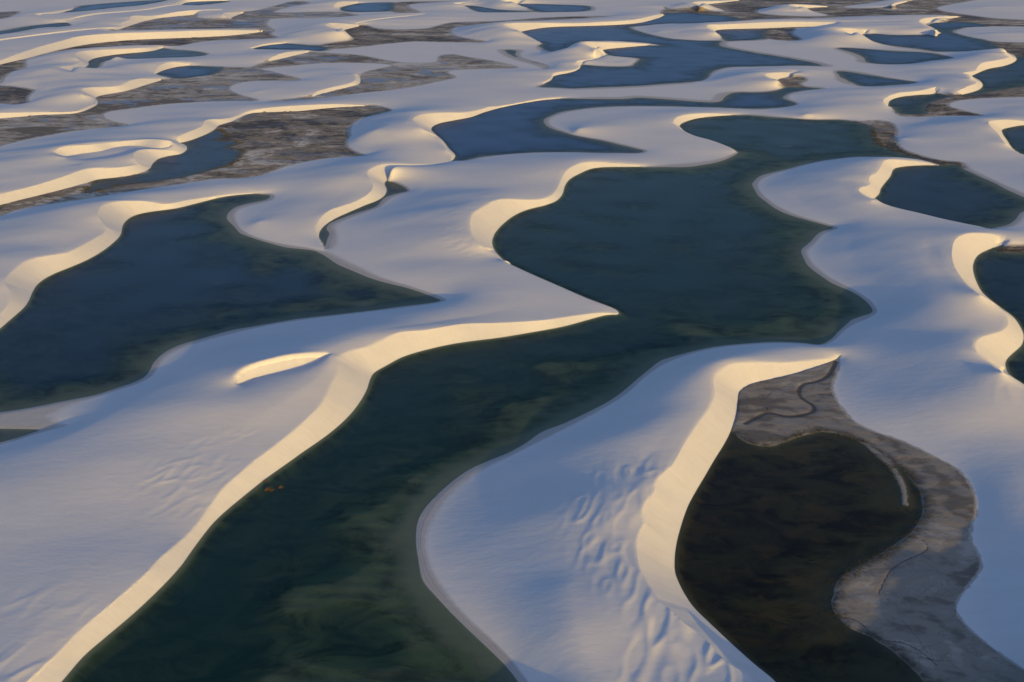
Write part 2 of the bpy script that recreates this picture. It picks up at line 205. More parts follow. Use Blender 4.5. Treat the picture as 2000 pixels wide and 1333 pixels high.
# white sand standing inside marsh or water, painted over them
ISLANDS = [
 [(1136,124),(1167,114),(1192,111),(1247,115.5),(1238,122),(1232,129),(1185,129.5),(1150,127)],
 [(1285,-6),(1445,0),(1400,4),(1362,9),(1369,14),(1405,18),(1422,24),(1380,22),(1330,20),(1297,16)],
 [(1475,22),(1500,16),(1540,9),(1615,12),(1562,18),(1590,24),(1622,31),(1590,33),(1540,32),(1480,27)],
 [(1640,14),(1700,6),(1750,-2),(1785,-2),(1760,8),(1747,14),(1700,17),(1650,16)],
 [(1825,16),(1870,6),(1930,-4),(2060,-6),(2080,36),(1960,38),(1880,29),(1836,22)],
]
SANDBARS = [[(1693,871),(1715,882),(1740,905),(1759,930),(1769,955),(1771,985),(1765,988),(1761,960),(1750,932),(1731,907),(1707,886)]]
CREEKS = [([(1632,706),(1628,718),(1615,737),(1590,748),(1570,752),(1560,766),(1565,778),(1588,793),(1590,803),(1575,810),(1540,815),(1500,808),(1475,819),(1455,829)], 10.0),
          ([(1545,751),(1510,765),(1490,782),(1470,782),(1500,790),(1495,806)], 2.2),
          ([(1775,1048),(1805,1058),(1812,1072),(1795,1085),(1765,1098),(1740,1115),(1728,1135),(1716,1160)], 2.4),
          ([(1640,1206),(1670,1212),(1700,1235),(1725,1252),(1760,1256),(1800,1275),(1830,1300)], 2.6),
          ([(1760,1212),(1790,1245),(1812,1278)], 1.6),([(1790,1282),(1825,1290),(1858,1292)], 1.4)]
# rounded rises and hollows with no brink: (points, height above the water table)
RIDGES = [
 ([(2120,1420),(2110,1300),(2105,1230)], 9.0), ([(2095,1080),(2080,960),(2065,860)], 4.5),
 ([(-420,1388),(-260,1150),(-200,1020)], 3.0),
 ([(2200,330),(2120,340),(2060,345)], 5.0),
 ([(2150,210),(2060,210),(2000,211)], 4.0),
 ([(2150,62),(2060,63),(1980,66),(1940,66)], 4.0),
 ([(60,1000),(200,928),(320,866),(420,812)], None), ([(1290,236),(1200,241),(1130,247)], None), ([(612,405),(545,420),(505,424)], None),
 ([(790,250),(735,262)], None), ([(165,312),(220,306),(250,301)], 4.2), ([(128,309),(150,322)], 6.4), ([(330,100),(220,108)], None), ([(1650,200),(1560,222)], None), ([(1180,1340),(1130,1240),(1110,1150)], None),
 ([(1330,63),(1290,60)], 4.0), ([(1830,278),(1760,270)], 2.5),
 ([(1200,120),(1228,121)], 1.2), ([(1380,12),(1330,9)], 3.0), ([(1570,25),(1540,24)], 3.0), ([(1740,7),(1700,11)], 3.0), ([(1990,12),(1920,14)], 5.0),
 ([(60,150),(100,175)], 5.0), ([(500,178),(560,170)], 3.0), ([(640,140),(600,142)], 2.5),
]
RIPPLES = [  # outline, wavelength (m), amplitude (m), heading of the crests in the photograph (px)
 ([(1290,905),(1262,985),(1247,1070),(1262,1140),(1290,1180),(1240,1200),(1180,1190),(1140,1120),(1120,1030),(1160,940),(1230,900)], 6.5, .42, (-.35, 1)),
 ([(1300,1190),(1380,1260),(1450,1333),(1450,1388),(1230,1388),(1210,1270),(1250,1200)], 9.0, .5, (-.25, 1)),
 ([(250,1000),(330,900),(440,845),(500,850),(490,895),(430,950),(380,1000),(300,1010)], 6.0, .30, (1, -.55)),
 ([(-40,1290),(0,1180),(120,1150),(170,1200),(60,1310),(0,1388),(-60,1388)], 8.0, .35, (1, -.8)),
 ([(880,410),(925,395),(930,420),(915,440),(925,475),(960,500),(900,500),(860,470)], 6.0, .35, (1, -.35)),
 ([(90,480),(150,440),(190,425),(200,450),(130,490)], 6.5, .32, (1, -.35)),
 ([(1800,480),(1855,490),(1858,540),(1820,530)], 6.0, .3, (.4, 1)),
 ([(1935,715),(1990,750),(1995,800),(1950,790)], 5.0, .35, (.2, 1)),
 ([(1655,330),(1715,322),(1690,350),(1690,365),(1640,360)], 6.0, .3, (1, -.3)),
 ([(640,198),(500,205),(430,230),(380,240),(480,205)], 9.0, .35, (1, -.3)),
 ([(830,225),(800,230),(830,258),(860,285),(845,285),(800,250)], 7.0, .3, (1, -.2)),
]

# ------------------------------------------------------------------ photograph pixel -> place on the ground
sP, cP = math.sin(PITCH), math.cos(PITCH)
def ground(px, z=0.0):
    px = np.asarray(px, float)
    dx, dy = (px[:, 0] - W / 2) / FPX, -(px[:, 1] - HT / 2) / FPX
    t = (CAMZ - z) / (sP - dy * cP)
    return np.stack([dx * t, (cP + dy * sP) * t], 1)

def smooth_line(pts, closed=False, sub=8):
    P = np.asarray(pts, float)
    if closed:
        Q = np.vstack([P[-1:], P, P[:2]])
    else:
        Q = np.vstack([2 * P[0] - P[1], P, 2 * P[-1] - P[-2]])
    n = len(Q) - 3
    out = []
    for i in range(n):
        p0, p1, p2, p3 = Q[i:i + 4]
        d = max(np.hypot(*(p2 - p1)), 1e-6)
        m1 = (p2 - p0) * d / max(np.hypot(*(p2 - p1)) + np.hypot(*(p1 - p0)), 1e-6)
        m2 = (p3 - p1) * d / max(np.hypot(*(p3 - p2)) + np.hypot(*(p2 - p1)), 1e-6)
        t = np.linspace(0, 1, sub, endpoint=False)[:, None]
        out.append((2*t**3 - 3*t**2 + 1) * p1 + (t**3 - 2*t**2 + t) * m1 + (-2*t**3 + 3*t**2) * p2 + (t**3 - t**2) * m2)
    out = np.vstack(out)
    return out if closed else np.vstack([out, P[-1:]])

def resample(L, step):
    seg = np.hypot(*np.diff(L, axis=0).T[:2])
    s = np.concatenate([[0], np.cumsum(seg)])
    n = max(int(s[-1] / step), 2)
    q = np.linspace(0, s[-1], n + 1)
    return np.stack([np.interp(q, s, L[:, k]) for k in range(L.shape[1])], 1)

def seg_dist(P, L):
    """distance from points P to polyline L (x, y, ...), and L interpolated at the nearest point"""
    best = np.full(len(P), 1e18); val = np.zeros((len(P), L.shape[1]))
    for a, b in zip(L[:-1], L[1:]):
        d = b[:2] - a[:2]; dd = float(d @ d)
        if dd < 1e-12: continue
        t = np.clip(((P - a[:2]) @ d) / dd, 0, 1)
        q = a[:2] + t[:, None] * d
        e = ((P - q)**2).sum(1)
        m = e < best
        best[m] = e[m]; val[m] = a + t[m, None] * (b - a)
    return np.sqrt(best), val

REPOSE = math.tan(math.radians(32))
for name, s in SLIPS.items():
    c = smooth_line(s['crest'], sub=6)
    if s['heights'] is not None:
        h = np.interp(np.linspace(0, 1, len(c)), np.linspace(0, 1, len(s['heights'])), s['heights'])
        g = np.array([ground(c[i:i + 1], h[i])[0] for i in range(len(c))])
        t = np.gradient(g, axis=0); t /= np.maximum(np.hypot(*t.T), 1e-9)[:, None]
        nrm = np.stack([-t[:, 1], t[:, 0]], 1)
        if nrm[:, 1].mean() < 0: nrm = -nrm
        foot = g + nrm * (h / REPOSE)[:, None]
    else:
        fl_ = smooth_line(s['foot'], sub=6)
        fb = s['base'] + s['tilt'] * np.linspace(1, 0, len(fl_))
        cb = s['base'] + s['tilt'] * np.linspace(1, 0, len(c))
        foot = ground(fl_, fb)
        hs = np.arange(0.05, 15, .1)
        gm = np.zeros((len(hs), len(c)))
        for k, hv in enumerate(hs):
            d, _ = seg_dist(ground(c, cb + hv), foot)
            gm[k] = d - hv / REPOSE
        neg = gm < 0
        first = np.argmax(neg, 0)
        ok = neg.any(0)
        h = np.where(ok, hs[first], np.nan)
        idx = np.arange(len(h))
        if ok.sum() >= 2: h = np.interp(idx, idx[ok], h[ok])
        else: h = np.full(len(h), 3.0)
        k = max(3, len(h) // 22) | 1
        hp = np.pad(h, k // 2, mode='edge')
        h = np.convolve(hp, np.ones(k) / k, 'valid')
        h = np.minimum(h, 13) + cb
        s['fb'] = fb
        g = np.array([ground(c[i:i + 1], h[i])[0] for i in range(len(c))])
    s['cw'] = np.column_stack([g, h])          # crest in metres
    s['fw'] = foot                             # foot in metres
    print('slip %-5s h %.1f..%.1f mean %.1f  dist %.0f' % (name, h.min(), h.max(), h.mean(), np.hypot(*g.mean(0))))

# the dune field goes on beside the frame: the same kinds of dune and lagoon again, out of the photograph's view
CLONES = [('left', ['S6'], (840.0, 20.0)), ('right', ['S8'], (-780.0, -40.0)), ('upper_right', ['S9', 'S9b'], (-1120.0, 30.0)), ('upper_right', ['S9', 'S9b'], (300.0, 130.0))]
for n_, (lag, names, d_) in enumerate(CLONES):
    for nm in names:
        c_ = SLIPS[nm]
        SLIPS[nm + '_c%d' % n_] = dict(base=c_['base'], cw=c_['cw'] + np.array([d_[0], d_[1], 0]), fw=c_['fw'] + np.array(d_))

def outline(items):
    """closed outline in metres; F() items insert the foot of a slip face. returns points and a flag 'is foot'"""
    pts, flag, run = [], [], []
    def flush():
        if run:
            r = ground(smooth_line(run, sub=5) if len(run) > 2 else np.array(run, float))
            pts.append(r); flag.append(np.zeros(len(r)))
            run.clear()
    for it in items:
        if it[0] == 'foot':
            flush()
            f = SLIPS[it[1]]['fw']
            f = f[::-1] if it[2] else f
            pts.append(f); flag.append(np.ones(len(f)))
        else:
            run.append(it)
    only = not pts and run
    if only:
        r = ground(smooth_line(run, closed=True, sub=5))
        return r, np.zeros(len(r))
    flush()
    return np.vstack(pts), np.concatenate(flag)

# ------------------------------------------------------------------ the ground grid (fan round the point below the camera)
def ladder(knots):           # [(position, spacing after it), ...] -> positions
    out = [knots[0][0]]
    for (a, d), (b, _) in zip(knots[:-1], knots[1:]):
        n = max(1, int(round((b - a) / d)))
        out += list(a + (b - a) * np.arange(1, n + 1) / n)
    return np.array(out)
ln = math.log
LR = ladder([(ln(110), .006), (ln(205), .0017), (ln(600), .0020), (ln(1300), .0021), (ln(2900), .012), (ln(4500), .012)])
TH = ladder([(-.82, .007), (-.61, .00165), (.61, .007), (.82, .007)])
NV, NU = len(LR), len(TH)
R2, A2 = np.meshgrid(np.exp(LR), TH, indexing='ij')
X, Y = R2 * np.sin(A2), R2 * np.cos(A2)
print('grid', NV, NU, NV * NU)
def to_idx(P):
    r = np.hypot(P[:, 0], P[:, 1]); a = np.arctan2(P[:, 0], P[:, 1])
    return np.interp(a, TH, np.arange(NU)), np.interp(np.log(r), LR, np.arange(NV))

def fill(P):
    u, v = to_idx(resample(np.vstack([P, P[:1]]), 1.2))
    acc = np.zeros((NV, NU + 1), np.int32)
    u0, u1, v0, v1 = u[:-1], u[1:], v[:-1], v[1:]
    lo, hi = np.minimum(v0, v1), np.maximum(v0, v1)
    for k in range(len(u0)):
        a, b = math.ceil(lo[k]), math.ceil(hi[k])
        for row in range(max(a, 0), min(b, NV)):
            x = u0[k] + (row - v0[k]) / (v1[k] - v0[k]) * (u1[k] - u0[k])
            acc[row, min(max(math.ceil(x), 0), NU)] += 1
    return (np.cumsum(acc, 1)[:, :NU] & 1).astype(bool)

label = np.zeros((NV, NU), np.int16)        # 0 sand, +k flat k, -k lagoon k
shore, shore_flag = [], []
for k, (nm, lb, mt, items) in enumerate(FLATS):
    P, fl = outline(items)
    label[fill(P)] = k + 1
for k, (nm, lb, mt, items) in enumerate(LAGOONS):
    P, fl = outline(items)
    m = fill(P)
    label[m] = -(k + 1)
    q = resample(np.column_stack([np.vstack([P, P[:1]]), np.append(fl, fl[0])]), .6)
    shore.append(q)
by_name = {L[0]: L for L in LAGOONS}
for n_, (lag, names, d_) in enumerate(CLONES):
    P, fl = outline(by_name[lag][3])
    P = P + np.array(d_)
    LAGOONS.append((lag, None, by_name[lag][2], None))
    label[fill(P)] = -len(LAGOONS)
    shore.append(resample(np.column_stack([np.vstack([P, P[:1]]), np.append(fl, fl[0])]), .6))
for pl in ISLANDS:
    P = ground(smooth_line(pl, closed=True, sub=5))
    label[fill(P)] = 0
    q = resample(np.vstack([P, P[:1]]), .6)
    shore.append(np.column_stack([q, np.zeros(len(q))]))
bar = np.zeros_like(label, bool)
for pl in SANDBARS:
    P = ground(smooth_line(pl, closed=True, sub=5))
    b = fill(P); bar |= b
    label[b] = 1
    q = resample(np.vstack([P, P[:1]]), .3)
    shore.append(np.column_stack([q, np.zeros(len(q))]))
shore = np.vstack(shore)
print('labels %.1fs' % (time.time() - T0))

# ------------------------------------------------------------------ slip faces: height by distance from foot and crest
Z = np.zeros((NV, NU)); slipid = np.zeros((NV, NU), np.int16)
crest_fix = np.zeros((NV, NU), bool); crest_h = np.zeros((NV, NU)); A_along = np.zeros((NV, NU)); A_fall = np.zeros((NV, NU))
SL = list(SLIPS.items())
lowered = None
snap = []
for k, (nm, s) in enumerate(SL):
    cw, fw = resample(s['cw'], .8), resample(s['fw'], .8)
    m = fill(np.vstack([cw[:, :2], fw[::-1]]))
    idx = np.nonzero(m)
    if len(idx[0]):
        P = np.stack([X[idx], Y[idx]], 1)
        cl = resample(s['cw'], 2.0)
        cl = np.column_stack([cl, np.concatenate([[0], np.cumsum(np.hypot(*np.diff(cl[:, :2], axis=0).T))])])
        dc, vc = seg_dist(P, cl)
        A_along[idx] = vc[:, 3]; A_fall[idx] = dc
        df, vf = seg_dist(P, resample(np.column_stack([s['fw'], s.get('fb', np.zeros(len(s['fw'])))]), 2.0))
        z = vf[:, 2] + (vc[:, 2] - vf[:, 2]) * df / np.maximum(df + dc, 1e-6)
        Z[idx] = z
        slipid[idx] = k + 1
        crest_fix[idx] = True; crest_h[idx] = vc[:, 2]
    q = resample(s['cw'], .25 if np.hypot(*cw[0, :2]) < 500 else .8)
    u, v = to_idx(q[:, :2])
    snap.append((u, v, q, k))
    fq = resample(np.column_stack([s['fw'], s.get('fb', np.zeros(len(s['fw']))) + .02]), .25 if np.hypot(*cw[0, :2]) < 500 else .8)
    fu, fv = to_idx(fq)
    snap.append((fu, fv, fq, k))
    iu, iv = np.rint(u).astype(int), np.rint(v).astype(int)
    okk = (iu > 0) & (iu < NU - 1) & (iv > 0) & (iv < NV - 1)
    crest_fix[iv[okk], iu[okk]] = True
    crest_h[iv[okk], iu[okk]] = q[okk, 2]
print('slips %.1fs' % (time.time() - T0))

# ------------------------------------------------------------------ relaxed fields (coarse to fine)
dU = np.gradient(TH); dV = np.gradient(LR)
def relax(val, fix, iters=(400, 200, 120, 70, 50, 36)):
    levels = [(val, fix, dU, dV)]
    while len(levels) < len(iters):
        v, f, du, dv = levels[-1]
        nv, nu = v.shape[0] // 2, v.shape[1] // 2
        vv = (v * f)[:nv*2, :nu*2].reshape(nv, 2, nu, 2).sum((1, 3)); ff = f[:nv*2, :nu*2].reshape(nv, 2, nu, 2).sum((1, 3))
        levels.append((vv / np.maximum(ff, 1), ff > 0, du[:nu*2].reshape(nu, 2).sum(1), dv[:nv*2].reshape(nv, 2).sum(1)))
    cur = None
    for (v, f, du, dv), n in zip(levels[::-1], iters):
        if cur is None:
            cur = np.full(v.shape, v[f].mean())
        else:
            c = np.repeat(np.repeat(cur, 2, 0), 2, 1)
            cur = np.empty(v.shape); cur[:c.shape[0], :c.shape[1]] = c[:v.shape[0], :v.shape[1]]
            cur[c.shape[0]:] = cur[c.shape[0] - 1]; cur[:, c.shape[1]:] = cur[:, c.shape[1] - 1:c.shape[1]]
        cur[f] = v[f]
        wu = (1 / du**2)[None, :]; wv = (1 / dv**2)[:, None]
        wt = 2 * (wu + wv)
        wu, wv = (wu / wt).astype(np.float32), (wv / wt).astype(np.float32)
        cur = cur.astype(np.float32); vf = v.astype(np.float32)
        for it in range(n):
            p = np.pad(cur, 1, mode='edge')
            nw = (p[1:-1, :-2] + p[1:-1, 2:]) * wu + (p[:-2, 1:-1] + p[2:, 1:-1]) * wv
            nw = cur + (nw - cur) * (1.0 if it % 3 else .7)
            cur = np.where(f, vf, nw)
    return cur.astype(np.float64)

ridge_fix = np.zeros((NV, NU), bool); ridge_z = np.zeros((NV, NU))
def stamp(L, z):
    L = resample(np.column_stack([L, np.broadcast_to(z, len(L))]), .7)
    u, v = to_idx(L); z = L[:, 2]
    iu, iv = np.rint(u).astype(int), np.rint(v).astype(int)
    ok = (iu >= 0) & (iu < NU) & (iv >= 0) & (iv < NV)
    iu, iv, z = iu[ok], iv[ok], z[ok]
    free = ~crest_fix[iv, iu]
    ridge_fix[iv[free], iu[free]] = True; ridge_z[iv[free], iu[free]] = z[free]
for pts, z in RIDGES:        # height None: the rounded summit of a dune, wherever that comes out
    stamp(ground(smooth_line(pts, sub=6) if len(pts) > 2 else np.array(pts, float), z or 7.0), -1 if z is None else z)
for nm, s in SL:
    if s['base'] > 0: stamp(s['fw'], s['fb'])

Hfix = crest_fix | (ridge_fix & (ridge_z > 0))
Hval = np.where(crest_fix, crest_h, ridge_z)
Hval = np.maximum(Hval, .3)
HF = np.maximum(relax(Hval, Hfix), .4)
print('H %.1fs' % (time.time() - T0))
BRINK = 1.1             # how far the rounded top dips again before the brink
PA, PB = 2 + BRINK, 1 + BRINK
def prof(s):
    s = np.clip(s, 0, 1)
    toe = s * s / (s + .045)
    return (PA * toe - PB * toe**2) + (s**8) * (1 - (PA / 1.045 - PB / 1.045**2))
def inv(q):
    q = np.clip(q, 0, .97)
    return (PA - np.sqrt(PA * PA - 4 * PB * q)) / (2 * PB)
low = (label != 0) & ~crest_fix
sfix = low | crest_fix | ridge_fix
sval = np.where(crest_fix, 1.0, 0.0)
sval = np.where(ridge_fix & ~crest_fix, np.where(ridge_z < 0, PA / (2 * PB), inv(np.maximum(ridge_z, 0) / HF)), sval)
sval[low & ~ridge_fix] = 0
raised = np.isin(slipid, [k + 1 for k, (nm, s_) in enumerate(SL) if s_['base'] > 0])
sval[raised] = inv(Z / HF)[raised]
S = relax(sval, sfix)
print('S %.1fs' % (time.time() - T0))

# ------------------------------------------------------------------ distance to the shores (jump flooding)
def nearest(seeds):
    u, v = to_idx(seeds)
    iu, iv = np.rint(u).astype(int), np.rint(v).astype(int)
    ok = (iu > 0) & (iu < NU - 1) & (iv > 0) & (iv < NV - 1)
    best = np.full((NV, NU), -1, np.int32)
    best[iv[ok], iu[ok]] = np.nonzero(ok)[0]
    sx = np.append(seeds[:, 0], 1e7).astype(np.float32); sy = np.append(seeds[:, 1], 1e7).astype(np.float32)
    Xf, Yf = X.astype(np.float32), Y.astype(np.float32)
    D = (sx[best] - Xf)**2 + (sy[best] - Yf)**2
    for st in (256, 128, 64, 32, 16, 8, 4, 2, 1, 1):
        for dv in (-st, 0, st):
            for du in (-st, 0, st):
                if not (dv or du): continue
                a = slice(max(dv, 0), NV + min(dv, 0)); b = slice(max(-dv, 0), NV + min(-dv, 0))
                c = slice(max(du, 0), NU + min(du, 0)); e = slice(max(-du, 0), NU + min(-du, 0))
                cand = best[b, e]
                d = (sx[cand] - Xf[a, c])**2 + (sy[cand] - Yf[a, c])**2
                m = d < D[a, c]
                D[a, c][m] = d[m]; best[a, c][m] = cand[m]
    return np.sqrt(D).astype(np.float64), best
foot_seeds = np.vstack([resample(s['fw'], .5) for nm, s in SL if s['base'] == 0])
D_foot, _ = nearest(foot_seeds)
plain = shore[shore[:, 2] < .5][:, :2]
uu, vv = to_idx(plain)
near_foot = D_foot[np.clip(np.rint(vv).astype(int), 0, NV - 1), np.clip(np.rint(uu).astype(int), 0, NU - 1)] < 2.0
plain = plain[~near_foot]
D_shore, I_shore = nearest(plain)
uu, vv = to_idx(plain)
iu, iv = np.clip(np.rint(uu).astype(int), 3, NU - 4), np.clip(np.rint(vv).astype(int), 3, NV - 4)
by_flat = np.zeros(len(plain), bool)
for da in (-3, 0, 3):
    for db in (-3, 0, 3):
        by_flat |= label[iv + da, iu + db] > 0
mudside = by_flat[I_shore].astype(float)
for _ in range(6):
    p = np.pad(mudside, 1, mode='edge'); mudside = (p[1:-1, :-2] + p[1:-1, 2:] + p[:-2, 1:-1] + p[2:, 1:-1]) * .25
print('dist %.1fs' % (time.time() - T0))

# ------------------------------------------------------------------ put the height field together
def wob(lx, ly, n, seed, rot=0.0):
    """random smooth field of unit variance; lx, ly = typical lengths in metres"""
    rg = np.random.default_rng(seed)
    xr, yr = X * math.cos(rot) + Y * math.sin(rot), -X * math.sin(rot) + Y * math.cos(rot)
    out = np.zeros((NV, NU), np.float32)
    for i in range(n):
        kx, ky = rg.normal(0, 1) * 2 * math.pi / lx * .7, rg.normal(0, 1) * 2 * math.pi / ly * .7
        out += np.cos((xr * kx + yr * ky + rg.uniform(0, 6.283)).astype(np.float32))
    return out * math.sqrt(2.0 / n)

sand = (label == 0) & (slipid == 0)
WET0 = .22
zs = WET0 + HF * prof(S)
edge_w = np.clip(S * 4, 0, 1) * np.clip((1 - S) * 5 + .15, 0, 1)
zs += edge_w * np.clip(HF / 6, .2, 1.2) * (.5 * wob(170, 80, 22, 1, .12) + .06 * wob(90, 26, 22, 2, .12))
FPIX = FPX / np.maximum(R2, 1)          # how many photo pixels a metre spans there
for pl, lam, amp, head in RIPPLES:
    P = ground(smooth_line(pl, closed=True, sub=5), 5.0)
    lam, amp = lam * .9, amp * .66
    m = fill(P)
    if not m.any(): continue
    w = m.astype(np.float32)
    for _ in range(130):
        p = np.pad(w, 1, mode='edge'); w = (p[1:-1, :-2] + p[1:-1, 2:] + p[:-2, 1:-1] + p[2:, 1:-1]) * .25 * .999
    c0 = np.mean(pl, 0)
    g0, g1 = ground([c0], 5.0)[0], ground([c0 + np.array(head) * 20], 5.0)[0]
    a = math.atan2(g1[1] - g0[1], g1[0] - g0[0])
    across = -X * math.sin(a) + Y * math.cos(a)
    n1 = wob(lam * 3.8, lam * 1.35, 40, int(c0[0]) + 3, a)
    n2 = wob(lam * 2.4, lam * 1.2, 30, int(c0[1]) + 5, a)
    shape = np.maximum(1 - np.abs(n1 + .25 * n2) * 1.05, -.25)
    amp_mod = np.clip(.75 + .45 * wob(lam * 5, lam * 5, 14, int(c0[0]) + 7), .1, 1.5)
    zs += w**.8 * amp * .95 * amp_mod * shape
creek = np.zeros((NV, NU))
for pts, wpx in CREEKS:
    L = ground(smooth_line(pts, sub=6))
    near = (label == 1)
    ii = np.nonzero(near)
    d, _ = seg_dist(np.stack([X[ii], Y[ii]], 1), resample(L, 2.5))
    wid = wpx * .10
    creek[ii] = np.maximum(creek[ii], np.clip(1.6 - d / wid, 0, 1))
zf = .16 + .07 * wob(26, 26, 20, 5) + .05 * wob(9, 7, 20, 6) + .02 * np.minimum(D_shore, 6)
zf = np.maximum(zf, .04) - creek * .25
zf = np.where(bar, .14, zf)
cap = 2.6 + .5 * wob(60, 60, 16, 8)
cap_l = np.ones(len(LAGOONS) + 1)
kinds = {'deep': 1.0, 'green': 1.0, 'mid': .8, 'shallow': .32, 'peat': .42}
shelf_l = np.ones(len(LAGOONS) + 1)
for k, L in enumerate(LAGOONS):
    cap_l[k + 1] = kinds[L[2]]
lab_l = np.where(label < 0, -label, 0)
inshelf = (.026 + .010 * wob(120, 120, 14, 9))
inshelf = np.maximum(inshelf, .012) * np.where(np.hypot(X, Y) > 600, 1.5, 1)
D_w = D_shore * (1 + .22 * wob(45, 45, 16, 41))
depth_shore = (mudside - 1) * WET0 + mudside * .03 + .095 * np.minimum(D_w, 3.4) + inshelf * np.maximum(D_w - 3.4, 0) + np.maximum(D_w - 18, 0) * .05
depth_shore = np.maximum(depth_shore, np.minimum((D_shore - 4.5) * .06, .5))
slip_toe = .20 * np.minimum(D_foot, 2.4) + REPOSE * np.maximum(D_foot - 2.4, 0)
zb = -np.minimum(np.minimum(cap * cap_l[lab_l], slip_toe), depth_shore + .06 * wob(11, 8, 18, 10) * np.clip((D_shore - 5) / 8, 0, 1))
ZN = np.where(label < 0, zb, np.where(label > 0, zf, zs))
# soften the joins between sand, flats and beds (slip faces stay crisp)
hold = slipid > 0
Zs = np.where(hold, Z, ZN)
for _ in range(5):
    p = np.pad(Zs, 1, mode='edge')
    bl = (p[1:-1, :-2] + p[1:-1, 2:] + p[:-2, 1:-1] + p[2:, 1:-1]) * .125 + Zs * .5
    near_line = hold | crest_fix | ((D_foot < 1.5) & (label < 0))
    Zs = np.where(near_line, Zs, bl)
Z = Zs
print('height %.1fs  zmin %.1f zmax %.1f' % (time.time() - T0, Z.min(), Z.max()))

mudw = (label > 0).astype(np.float32); landw = ((label == 0) & (slipid == 0)).astype(np.float32); peatw = np.isin(label, [-(k + 1) for k, L in enumerate(LAGOONS) if L[2] == 'peat']).astype(np.float32)
for _ in range(10):
    p = np.pad(mudw, 1, mode='edge'); mudw = (p[1:-1, :-2] + p[1:-1, 2:] + p[:-2, 1:-1] + p[2:, 1:-1]) * .25
    p = np.pad(landw, 1, mode='edge'); landw = (p[1:-1, :-2] + p[1:-1, 2:] + p[:-2, 1:-1] + p[2:, 1:-1]) * .25
    p = np.pad(peatw, 1, mode='edge'); peatw = np.maximum(peatw, (p[1:-1, :-2] + p[1:-1, 2:] + p[:-2, 1:-1] + p[2:, 1:-1]) * .25)
# ------------------------------------------------------------------ snap the nearest vertices onto the crests
PX, PY = X.copy(), Y.copy()
on_crest = np.zeros((NV, NU), bool)
bestd = np.full((NV, NU), 9.0); snap_id = np.zeros((NV, NU), int)
for u, v, q, k in snap:
    for oi in (0, 1):
        for oj in (0, 1):
            iu, iv = np.floor(u).astype(int) + oi, np.floor(v).astype(int) + oj
            ok = (iu > 0) & (iu < NU - 1) & (iv > 0) & (iv < NV - 1)
            d = np.hypot(u - iu, v - iv)
            ok &= d < .52
            o = np.argsort(-d[ok])
            a, b, dd, qq = iv[ok][o], iu[ok][o], d[ok][o], q[ok][o]
            m = dd < bestd[a, b]
            a, b, dd, qq = a[m], b[m], dd[m], qq[m]
            PX[a, b], PY[a, b], Z[a, b] = qq[:, 0], qq[:, 1], qq[:, 2]
            bestd[a, b] = dd; on_crest[a, b] = True; snap_id[a, b] = k

# ------------------------------------------------------------------ triangles, split along the crests
vid = np.arange(NV * NU).reshape(NV, NU)
a, b, c, d = vid[:-1, :-1].ravel(), vid[:-1, 1:].ravel(), vid[1:, 1:].ravel(), vid[1:, :-1].ravel()
oc = on_crest.ravel()
alt = oc[b] & oc[d] & ~(oc[a] & oc[c])
T = np.concatenate([np.where(alt[:, None], np.stack([a, b, d], 1), np.stack([a, b, c], 1)),
                    np.where(alt[:, None], np.stack([b, c, d], 1), np.stack([a, c, d], 1))])
V = np.stack([PX.ravel(), PY.ravel(), Z.ravel()], 1)
# orientation: rows go outward, columns clockwise -> flip so that normals point up
e1, e2 = V[T[:, 1]] - V[T[:, 0]], V[T[:, 2]] - V[T[:, 0]]
fn = np.cross(e1, e2)
flip = fn[:, 2] < 0
T[flip] = T[flip][:, [0, 2, 1]]; fn[flip] *= -1
# which slip face (if any) a triangle belongs to: all its corners off the crest lie in that face
sid = slipid.ravel().astype(int); sid_off = np.where(oc, -1, sid)
cs = sid_off[T]
tri_slip = cs.max(1)
mixed = (cs == 0).any(1)
tri_slip = np.where(mixed | (tri_slip < 1), 0, tri_slip)
allc = oc[T].all(1)
snapid = snap_id.ravel()
steep = fn[:, 2] / np.maximum(np.linalg.norm(fn, axis=1), 1e-9) < .93
tri_slip[allc] = np.where(steep[allc], snapid[T[allc, 0]] + 1, 0)
lab = label.ravel().astype(int)
tri_flat = np.where(tri_slip == 0, lab[T].max(1), 0)
tri_flat = np.where((lab[T] > 0).sum(1) >= 2, tri_flat, 0)

def vnormals(tm):
    N = np.zeros((NV * NU, 3))
    for k in range(3):
        for ax in range(3):
            N[:, ax] += np.bincount(T[tm, k], weights=fn[tm, ax], minlength=NV * NU)
    l = np.linalg.norm(N, axis=1); l[l == 0] = 1
    return N / l[:, None]
NS, NSL = vnormals(tri_slip == 0), vnormals(tri_slip > 0)
print('tris %d  %.1fs' % (len(T), time.time() - T0))

